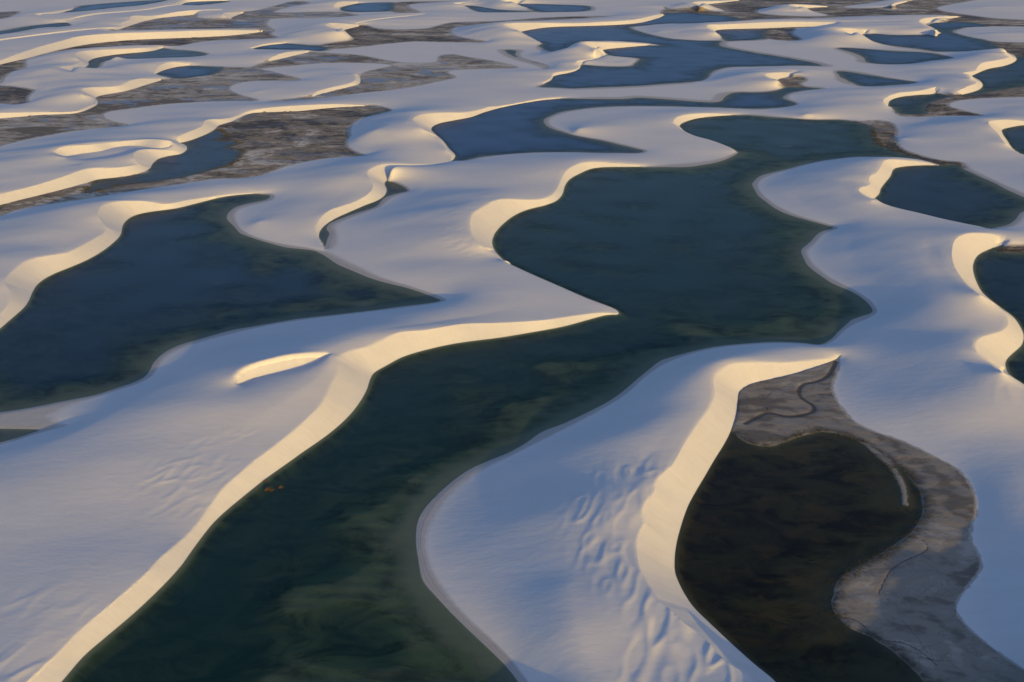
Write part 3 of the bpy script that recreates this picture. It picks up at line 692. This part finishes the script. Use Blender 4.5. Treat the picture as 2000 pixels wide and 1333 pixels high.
ATT = dict(height=Z.ravel(), shore=np.minimum(D_shore, 60).ravel(), creek=creek.ravel(), along=A_along.ravel(), fall=A_fall.ravel(), peat=peatw.ravel(), mudside=mudside.ravel(), mudw=mudw.ravel(), landw=landw.ravel(), bar=bar.ravel().astype(float), low=((label < 0) * 1.0).ravel())
def build(name, tm, N, mats, parent=None, attrs=()):
    t = T[tm]
    used, invx = np.unique(t, return_inverse=True)
    t = invx.reshape(-1, 3)
    me = bpy.data.meshes.new(name)
    me.vertices.add(len(used)); me.vertices.foreach_set('co', V[used].astype(np.float32).ravel())
    me.loops.add(len(t) * 3); me.loops.foreach_set('vertex_index', t.astype(np.int32).ravel())
    me.polygons.add(len(t)); me.polygons.foreach_set('loop_start', (np.arange(len(t)) * 3).astype(np.int32))
    me.update(calc_edges=True)
    me.polygons.foreach_set('use_smooth', np.ones(len(t), bool))
    me.normals_split_custom_set_from_vertices(N[used].astype(np.float32))
    for an in attrs:
        at = me.attributes.new(an, 'FLOAT', 'POINT')
        at.data.foreach_set('value', ATT[an][used].astype(np.float32))
    me.materials.append(mats)
    o = bpy.data.objects.new(name, me)
    col.objects.link(o)
    if parent: o.parent = parent
    return o

# ------------------------------------------------------------------ materials
class Nodes:
    def __init__(s, name):
        s.m = bpy.data.materials.new(name); s.m.use_nodes = True
        s.t = s.m.node_tree; s.t.nodes.clear()
        s.out = s.t.nodes.new('ShaderNodeOutputMaterial')
    def n(s, kind, **kw):
        x = s.t.nodes.new('ShaderNode' + kind)
        for k, v in kw.items():
            if k in x.inputs: s.set(x.inputs[k], v)
            else: setattr(x, k, v)
        return x
    def set(s, sock, v):
        if hasattr(v, 'is_output'): s.t.links.new(v, sock)
        else: sock.default_value = v
    def math(s, op, a, b=0.0, c=None, clamp=False):
        x = s.t.nodes.new('ShaderNodeMath'); x.operation = op; x.use_clamp = clamp
        s.set(x.inputs[0], a); s.set(x.inputs[1], b)
        if c is not None: s.set(x.inputs[2], c)
        return x.outputs[0]
    def mix(s, f, a, b):
        x = s.t.nodes.new('ShaderNodeMix'); x.data_type = 'RGBA'
        s.set(x.inputs[0], f); s.set(x.inputs[6], a); s.set(x.inputs[7], b)
        return x.outputs[2]
    def ramp(s, f, lo, hi, smooth=True):
        x = s.t.nodes.new('ShaderNodeMapRange')
        x.interpolation_type = 'SMOOTHSTEP' if smooth else 'LINEAR'
        s.set(x.inputs[0], f); x.inputs[1].default_value = lo; x.inputs[2].default_value = hi
        return x.outputs[0]
    def attr(s, name):
        x = s.t.nodes.new('ShaderNodeAttribute'); x.attribute_name = name
        return x.outputs['Fac']
    def pos(s, scale=(1, 1, 1), rot=0.0):
        g = s.t.nodes.new('ShaderNodeNewGeometry')
        mp = s.t.nodes.new('ShaderNodeMapping')
        mp.inputs['Scale'].default_value = scale; mp.inputs['Rotation'].default_value = (0, 0, rot)
        s.t.links.new(g.outputs['Position'], mp.inputs['Vector'])
        return mp.outputs[0]
    def noise(s, vec, scale, detail=4.0, rough=.55, dist=0.0):
        x = s.n('TexNoise', Scale=scale, Detail=detail, Roughness=rough, Distortion=dist)
        s.t.links.new(vec, x.inputs['Vector'])
        return x.outputs['Fac']
C4 = lambda r, g, b: (r, g, b, 1.0)

def sand_material(name, with_wet):
    k = Nodes(name)
    p = k.pos()
    n1, n2 = k.noise(p, .018, 3), k.noise(k.pos((1, 3.2, 1), .2), .10, 8, .62)
    n3 = k.noise(k.pos((1, 5, 1), .12), .035, 9, .6, .4)
    base = k.mix(n1, C4(.61, .565, .50), C4(.655, .615, .55))
    base = k.mix(k.math('MULTIPLY', k.ramp(n2, .42, .75), .20), base, C4(.54, .49, .42))
    base = k.mix(k.math('MULTIPLY', k.ramp(n3, .50, .70), .16), base, C4(.70, .66, .60))
    rough = .9
    b1 = k.noise(k.pos((1, 2.2, 1), .3), .14, 6, .6)
    b2 = k.noise(k.pos((1, 2.6, 1), .5), .9, 4)
    bump_src = k.math('ADD', k.math('MULTIPLY', b1, .34), k.math('MULTIPLY', b2, .045))
    if not with_wet:
        al, fa = k.attr('along'), k.attr('fall')
        cv = k.n('CombineXYZ')
        k.set(cv.inputs[0], k.math('MULTIPLY', al, .55)); k.set(cv.inputs[1], k.math('MULTIPLY', fa, .07))
        st = k.noise(cv.outputs[0], 1.0, 6, .62, .3)
        base = k.mix(k.math('MULTIPLY', k.ramp(st, .40, .66), .17), base, C4(.49, .435, .36))
        cv2 = k.n('CombineXYZ')
        k.set(cv2.inputs[0], k.math('MULTIPLY', al, .05)); k.set(cv2.inputs[1], k.math('MULTIPLY', fa, .16))
        st2 = k.noise(cv2.outputs[0], 1.0, 4, .55, .6)
        base = k.mix(k.math('MULTIPLY', k.ramp(st2, .45, .65), .16), base, C4(.70, .66, .60))
        bump_src = k.math('ADD', k.math('MULTIPLY', st, .17), k.math('MULTIPLY', b1, .3))
    if with_wet:
        h, sh = k.attr('height'), k.attr('shore')
        hn = k.math('ADD', h, k.math('MULTIPLY', k.math('SUBTRACT', k.noise(p, .35, 4), .5), .10))
        wet = k.math('SUBTRACT', 1.0, k.ramp(hn, .16, .40))
        wet = k.math('MULTIPLY', wet, k.ramp(sh, 14, 7))
        base = k.mix(k.math('MULTIPLY', wet, .62), base, C4(.29, .255, .205))
        # strand lines, then the lagoon bed: silt and weed under the water
        line = k.math('SINE', k.math('ADD', k.math('MULTIPLY', hn, 70), k.math('MULTIPLY', k.noise(p, .2, 2), 5)))
        base = k.mix(k.math('MULTIPLY', k.math('MULTIPLY', wet, k.ramp(line, .2, .9)), .22), base, C4(.20, .17, .135))
        base = k.mix(k.math('MULTIPLY', k.math('MULTIPLY', k.attr('mudside'), k.ramp(sh, 6, 2)), .9), base, C4(.12, .10, .07))
        under = k.ramp(h, .03, -.04)
        base = k.mix(under, base, k.mix(k.attr('peat'), C4(.24, .225, .16), C4(.11, .09, .06)))
        weed = k.ramp(k.noise(k.pos((1, 1.7, 1), .3), .05, 12, .70, .8), .40, .63)
        silt = k.mix(weed, C4(.145, .175, .085), C4(.020, .028, .017))
        rust = k.ramp(k.noise(k.pos((1, 1.6, 1), .3), .06, 12, .72, .6), .50, .60)
        brown = k.mix(weed, C4(.125, .105, .042), C4(.012, .009, .005))
        brown = k.mix(k.math('MULTIPLY', rust, .7), brown, C4(.22, .125, .045))
        veil = k.ramp(k.noise(k.pos((1, 2.4, 1), .15), .028, 12, .66, 1.8), .575, .66)
        silt = k.mix(k.math('MULTIPLY', veil, .35), silt, C4(.26, .27, .20))
        dn = k.math('ADD', h, k.math('MULTIPLY', k.math('SUBTRACT', k.noise(p, .09, 8, .65), .5), .5))
        silt = k.mix(k.attr('peat'), silt, brown)
        base = k.mix(k.ramp(dn, -.05, -.75), base, silt)
        mw = k.math('ADD', k.attr('mudw'), k.math('MULTIPLY', k.math('SUBTRACT', k.noise(k.pos((1, 2, 1), .2), .12, 8, .7), .5), .9))
        base = k.mix(k.math('MULTIPLY', k.math('MULTIPLY', k.ramp(mw, .22, .5), k.ramp(k.attr('mudw'), .02, .2)), .8), base, C4(.27, .225, .16))
    bs = k.n('BsdfPrincipled', Roughness=rough)
    k.set(bs.inputs['Base Color'], base)
    bs.inputs['Specular IOR Level'].default_value = .25
    bp = k.n('Bump', Strength=1.0, Distance=.34 if with_wet else .30)
    k.set(bp.inputs['Height'], bump_src)
    k.set(bs.inputs['Normal'], bp.outputs[0])
    k.t.links.new(bs.outputs[0], k.out.inputs[0])
    return k.m

def mud_material(name, dark, mid, pale, puddles, veins=.75, bands=.028, grain=.55):
    k = Nodes(name)
    sh, cr, br = k.attr('shore'), k.attr('creek'), k.attr('bar')
    p = k.pos((1, 1.7, 1), .2)
    big = k.noise(p, .016, 8, .60, 1.6)
    fine = k.noise(p, .13, 9, .70, .5)
    f = k.math('ADD', big, k.math('MULTIPLY', k.math('SUBTRACT', fine, .5), grain))
    f = k.math('ADD', f, k.math('MULTIPLY', k.math('SUBTRACT', k.noise(k.pos((1, 1.3, 1), .1), .0065, 4, .5, 1.0), .5), .75 if puddles else .2))
    tide = k.math('SINE', k.math('ADD', k.math('MULTIPLY', sh, .5), k.math('MULTIPLY', k.noise(p, .03, 6), 26)))
    f = k.math('ADD', f, k.math('MULTIPLY', tide, bands))
    colr = k.mix(k.ramp(f, .38, .50), dark, mid)
    colr = k.mix(k.ramp(f, .55, .68), colr, pale)
    vein = k.math('ABSOLUTE', k.math('SUBTRACT', k.noise(k.pos((1, 2.1, 1), .25), .022, 9, .62, 1.6), .5))
    colr = k.mix(k.math('MULTIPLY', k.ramp(vein, .020, .003), veins), colr, dark)
    grass = k.math('MULTIPLY', k.ramp(sh, 4.5, .5), k.ramp(fine, .38, .55))
    colr = k.mix(k.math('MULTIPLY', grass, .75), colr, C4(.030, .028, .014))
    colr = k.mix(k.math('MULTIPLY', k.ramp(k.math('ADD', cr, k.math('MULTIPLY', k.math('SUBTRACT', fine, .5), .9)), .35, .85), .8), colr, C4(.045, .036, .026))
    mw = k.math('ADD', k.attr('landw'), k.math('MULTIPLY', k.math('SUBTRACT', k.noise(k.pos((1, 2, 1), .2), .12, 8, .7), .5), .9))
    colr = k.mix(k.math('MULTIPLY', k.ramp(mw, .25, .5), .75), colr, C4(.46, .41, .33))
    colr = k.mix(br, colr, C4(.25, .215, .165))
    bs = k.n('BsdfPrincipled')
    pud = k.math('MULTIPLY', k.ramp(k.noise(k.pos((1, 2.0, 1), .1), .013, 9, .62, 1.2), .55, .585), puddles)
    colr = k.mix(pud, colr, C4(.10, .115, .135))
    k.set(bs.inputs['Base Color'], colr)
    k.set(bs.inputs['Roughness'], k.math('SUBTRACT', k.math('ADD', k.math('MULTIPLY', fine, .3), .6), k.math('MULTIPLY', pud, .4)))
    bs.inputs['Specular IOR Level'].default_value = .3
    bp = k.n('Bump', Distance=.5)
    k.set(bp.inputs['Strength'], k.math('SUBTRACT', .7, k.math('MULTIPLY', pud, .65)))
    k.set(bp.inputs['Height'], fine)
    k.set(bs.inputs['Normal'], bp.outputs[0])
    k.t.links.new(bs.outputs[0], k.out.inputs[0])
    return k.m

def water_material(name, deep, clarity):
    k = Nodes(name)
    dp = k.attr('depth')
    p = k.pos((1, 1.6, 1), .2)
    tr = k.n('BsdfTransparent', Color=C4(.86, .95, .90))
    murk = k.math('SUBTRACT', 1.0, k.math('POWER', 2.718, k.math('MULTIPLY', dp, -clarity)))
    bp = k.n('Bump', Strength=.25, Distance=.08)
    k.set(bp.inputs['Height'], k.noise(k.pos((1, 2.0, 1), .3), .9, 3))
    body = k.n('BsdfPrincipled', Roughness=.36, IOR=1.333)
    body.inputs['Specular IOR Level'].default_value = .18
    k.set(body.inputs['Base Color'], k.mix(k.noise(p, .012, 5, .6, .7), deep, tuple(c * 1.7 for c in deep[:3]) + (1.0,)))
    k.set(body.inputs['Normal'], bp.outputs[0])
    mx = k.n('MixShader')
    k.set(mx.inputs[0], k.math('ADD', k.math('MULTIPLY', murk, .8), .2))
    k.set(mx.inputs[1], tr.outputs[0]); k.set(mx.inputs[2], body.outputs[0])
    k.t.links.new(mx.outputs[0], k.out.inputs[0])
    return k.m

M_sand = sand_material('white_quartz_sand', True)
M_slip = sand_material('loose_slip_sand', False)
M_mud = {'brown': mud_material('brown_marsh', C4(.065, .044, .020), C4(.27, .195, .105), C4(.54, .45, .32), .25),
         'tan': mud_material('tan_flat', C4(.15, .105, .055), C4(.38, .305, .205), C4(.58, .50, .39), .75),
         'grey': mud_material('grey_wet_flat', C4(.14, .113, .078), C4(.25, .208, .15), C4(.35, .30, .225), 0.0, .4, .06, .30)}
M_water = {'deep': water_material('deep_lagoon_water', C4(.004, .016, .026), .48),
           'green': water_material('green_channel_water', C4(.005, .0215, .0165), .45),
           'mid': water_material('blue_lagoon_water', C4(.006, .024, .062), 1.0),
           'shallow': water_material('shallow_water', C4(.030, .044, .062), 1.3),
           'peat': water_material('peaty_water', C4(.008, .007, .004), .70)}

# ------------------------------------------------------------------ objects
dunes = build('dune_field', (tri_slip == 0) & (tri_flat == 0), NS, M_sand, attrs=('height', 'shore', 'peat', 'mudw', 'mudside'))
dunes['kind'] = 'structure'; dunes['label'] = 'white sand dunes rippling to the top of the picture'; dunes['category'] = 'dunes'
for k, (nm, s) in enumerate(SL):
    tm = tri_slip == k + 1
    if tm.any():
        build('slip_face', tm, NSL, M_slip, dunes, attrs=('along', 'fall'))
for k, (nm, lb, mt, items) in enumerate(FLATS):
    tm = tri_flat == k + 1
    if tm.any():
        o = build('mud_flat', tm, NS, M_mud[mt], attrs=('shore', 'creek', 'bar', 'landw'))
        o['kind'] = 'structure'; o['label'] = lb; o['category'] = 'mud flat'

# water: one level sheet for each lagoon, running on a little under its banks
sub_v, sub_u = np.arange(0, NV, 2), np.arange(0, NU, 2)
lab_s = label[::2, ::2]; z_s = Z[::2, ::2]
xs, ys = X[::2, ::2], Y[::2, ::2]
for k, (nm, lb, mt, items) in enumerate(LAGOONS):
    m = lab_s == -(k + 1)
    if not m.any(): continue
    for _ in range(2):
        p = np.pad(m, 1)
        m = p[1:-1, 1:-1] | p[:-2, 1:-1] | p[2:, 1:-1] | p[1:-1, :-2] | p[1:-1, 2:]
    q = m[:-1, :-1] & m[1:, :-1] & m[:-1, 1:] & m[1:, 1:]
    iv, iu = np.nonzero(q)
    w = m.shape[1]
    quads = np.stack([iv * w + iu, (iv + 1) * w + iu, (iv + 1) * w + iu + 1, iv * w + iu + 1], 1)[:, ::-1]
    used, ix = np.unique(quads, return_inverse=True)
    ix = ix.reshape(-1, 4)
    co = np.stack([xs.ravel()[used], ys.ravel()[used], np.zeros(len(used))], 1)
    me = bpy.data.meshes.new('lagoon')
    me.from_pydata(co.tolist(), [], ix.tolist())
    at = me.attributes.new('depth', 'FLOAT', 'POINT')
    at.data.foreach_set('value', np.maximum(-z_s.ravel()[used], 0).astype(np.float32))
    me.materials.append(M_water[mt])
    o = bpy.data.objects.new('lagoon', me)
    col.objects.link(o)
    o['kind'] = 'structure'
    if lb: o['label'] = lb; o['category'] = 'lagoon'

# ------------------------------------------------------------------ plants
def leaf_material(name, c1, c2):
    k = Nodes(name)
    bs = k.n('BsdfPrincipled', Roughness=.8)
    k.set(bs.inputs['Base Color'], k.mix(k.noise(k.pos(), 1.3, 3), c1, c2))
    k.t.links.new(bs.outputs[0], k.out.inputs[0])
    return k.m
M_reed = leaf_material('dry_reed', C4(.20, .11, .045), C4(.07, .045, .02))
M_tuft = leaf_material('marsh_grass_blades', C4(.13, .10, .045), C4(.030, .026, .012))

def blades(rg, centres, heights, per, spread):
    n = len(centres) * per
    c = np.repeat(centres, per, 0); h = np.repeat(heights, per) * rg.uniform(.55, 1.1, n)
    a = rg.uniform(0, 2 * math.pi, n); r = np.sqrt(rg.uniform(0, 1, n)) * spread * np.repeat(heights, per)
    b = c + np.stack([np.cos(a) * r, np.sin(a) * r, np.zeros(n)], 1)
    w = h * rg.uniform(.07, .14, n); t = rg.uniform(0, 2 * math.pi, n)
    side = np.stack([np.cos(t) * w, np.sin(t) * w, np.zeros(n)], 1)
    lean = np.stack([np.cos(a) * h * .45, np.sin(a) * h * .45, h], 1)
    v = np.stack([b - side, b + side, b + lean * .6 + side * .6, b + lean * .6 - side * .6, b + lean], 1).reshape(-1, 3)
    i = np.arange(n) * 5
    f = [x for k_ in i for x in ((k_, k_ + 1, k_ + 2, k_ + 3), (k_ + 3, k_ + 2, k_ + 4))]
    return v, f

def reed_clump(px, rad, n, lb):
    rg = np.random.default_rng(int(px[0]))
    base = ground([px])[0]
    a, r = rg.uniform(0, 6.283, n), rad * np.sqrt(rg.uniform(0, 1, n)) * rg.uniform(.4, 1, n)
    c = np.stack([base[0] + np.cos(a) * r * 1.5, base[1] + np.sin(a) * r, np.full(n, -.25)], 1)
    v, f = blades(rg, c, rg.uniform(.5, .95, n), 9, .5)
    me = bpy.data.meshes.new('reed_clump'); me.from_pydata((v - [base[0], base[1], 0]).tolist(), [], f)
    me.materials.append(M_reed)
    o = bpy.data.objects.new('reed_clump', me); o.location = (base[0], base[1], 0); col.objects.link(o)
    o['label'] = lb; o['category'] = 'water plant'; o['group'] = 'reed clumps in the long lagoon'
reed_clump((527, 957), 1.5, 46, 'largest orange-brown reed clump in the dark lagoon off the left slip face')
reed_clump((549, 953), .7, 14, 'small orange-brown reed tuft just right of the largest clump')
reed_clump((519, 941), .45, 8, 'tiny reed tuft between the largest clump and the slip face')

rg = np.random.default_rng(77)
gmask = ((np.abs(D_shore) < 5) & (mudside > .4) & (label != 0) & (slipid == 0) & (R2 < 1150))
gi = np.nonzero(gmask.ravel())[0]
area = (R2**2 * dU[None, :] * dV[:, None]).ravel()[gi] * np.exp(-D_shore.ravel()[gi] / 2.2)
patch = np.clip(wob(14, 9, 18, 31) + .4, 0, 2).ravel()[gi]
pw = area * patch
pick = rg.choice(gi, 5200, p=pw / pw.sum())
ctr = V[pick] + np.column_stack([rg.uniform(-.4, .4, (len(pick), 2)), np.full(len(pick), -.05)])
gv, gf = blades(rg, ctr, rg.uniform(.25, .6, len(pick)) * np.where(np.hypot(ctr[:, 0], ctr[:, 1]) > 600, 1.5, 1), 7, .7)
me = bpy.data.meshes.new('marsh_grass'); me.from_pydata(gv.tolist(), [], gf); me.materials.append(M_tuft)
o = bpy.data.objects.new('marsh_grass', me); col.objects.link(o)
o['kind'] = 'stuff'; o['label'] = 'dark marsh grass fringing the muddy pools'; o['category'] = 'grass'

# the plain beyond the modelled dunes, out to the horizon
def ring(name, r0, r1, n, z):
    vs_, fs = [], []
    for i in range(n + 1):
        a_ = -math.pi + 2 * math.pi * i / n
        for r in (r0, r1): vs_.append((r * math.sin(a_), r * math.cos(a_), z))
    for i in range(n): fs.append((2*i, 2*i+1, 2*i+3, 2*i+2))
    me = bpy.data.meshes.new(name); me.from_pydata(vs_, [], fs)
    me.materials.append(M_slip)
    o = bpy.data.objects.new(name, me); col.objects.link(o); o['kind'] = 'structure'
    return o
plain_o = ring('sand_plain', .5, 60000, 96, -4.2)
print('done %.1fs' % (time.time() - T0))
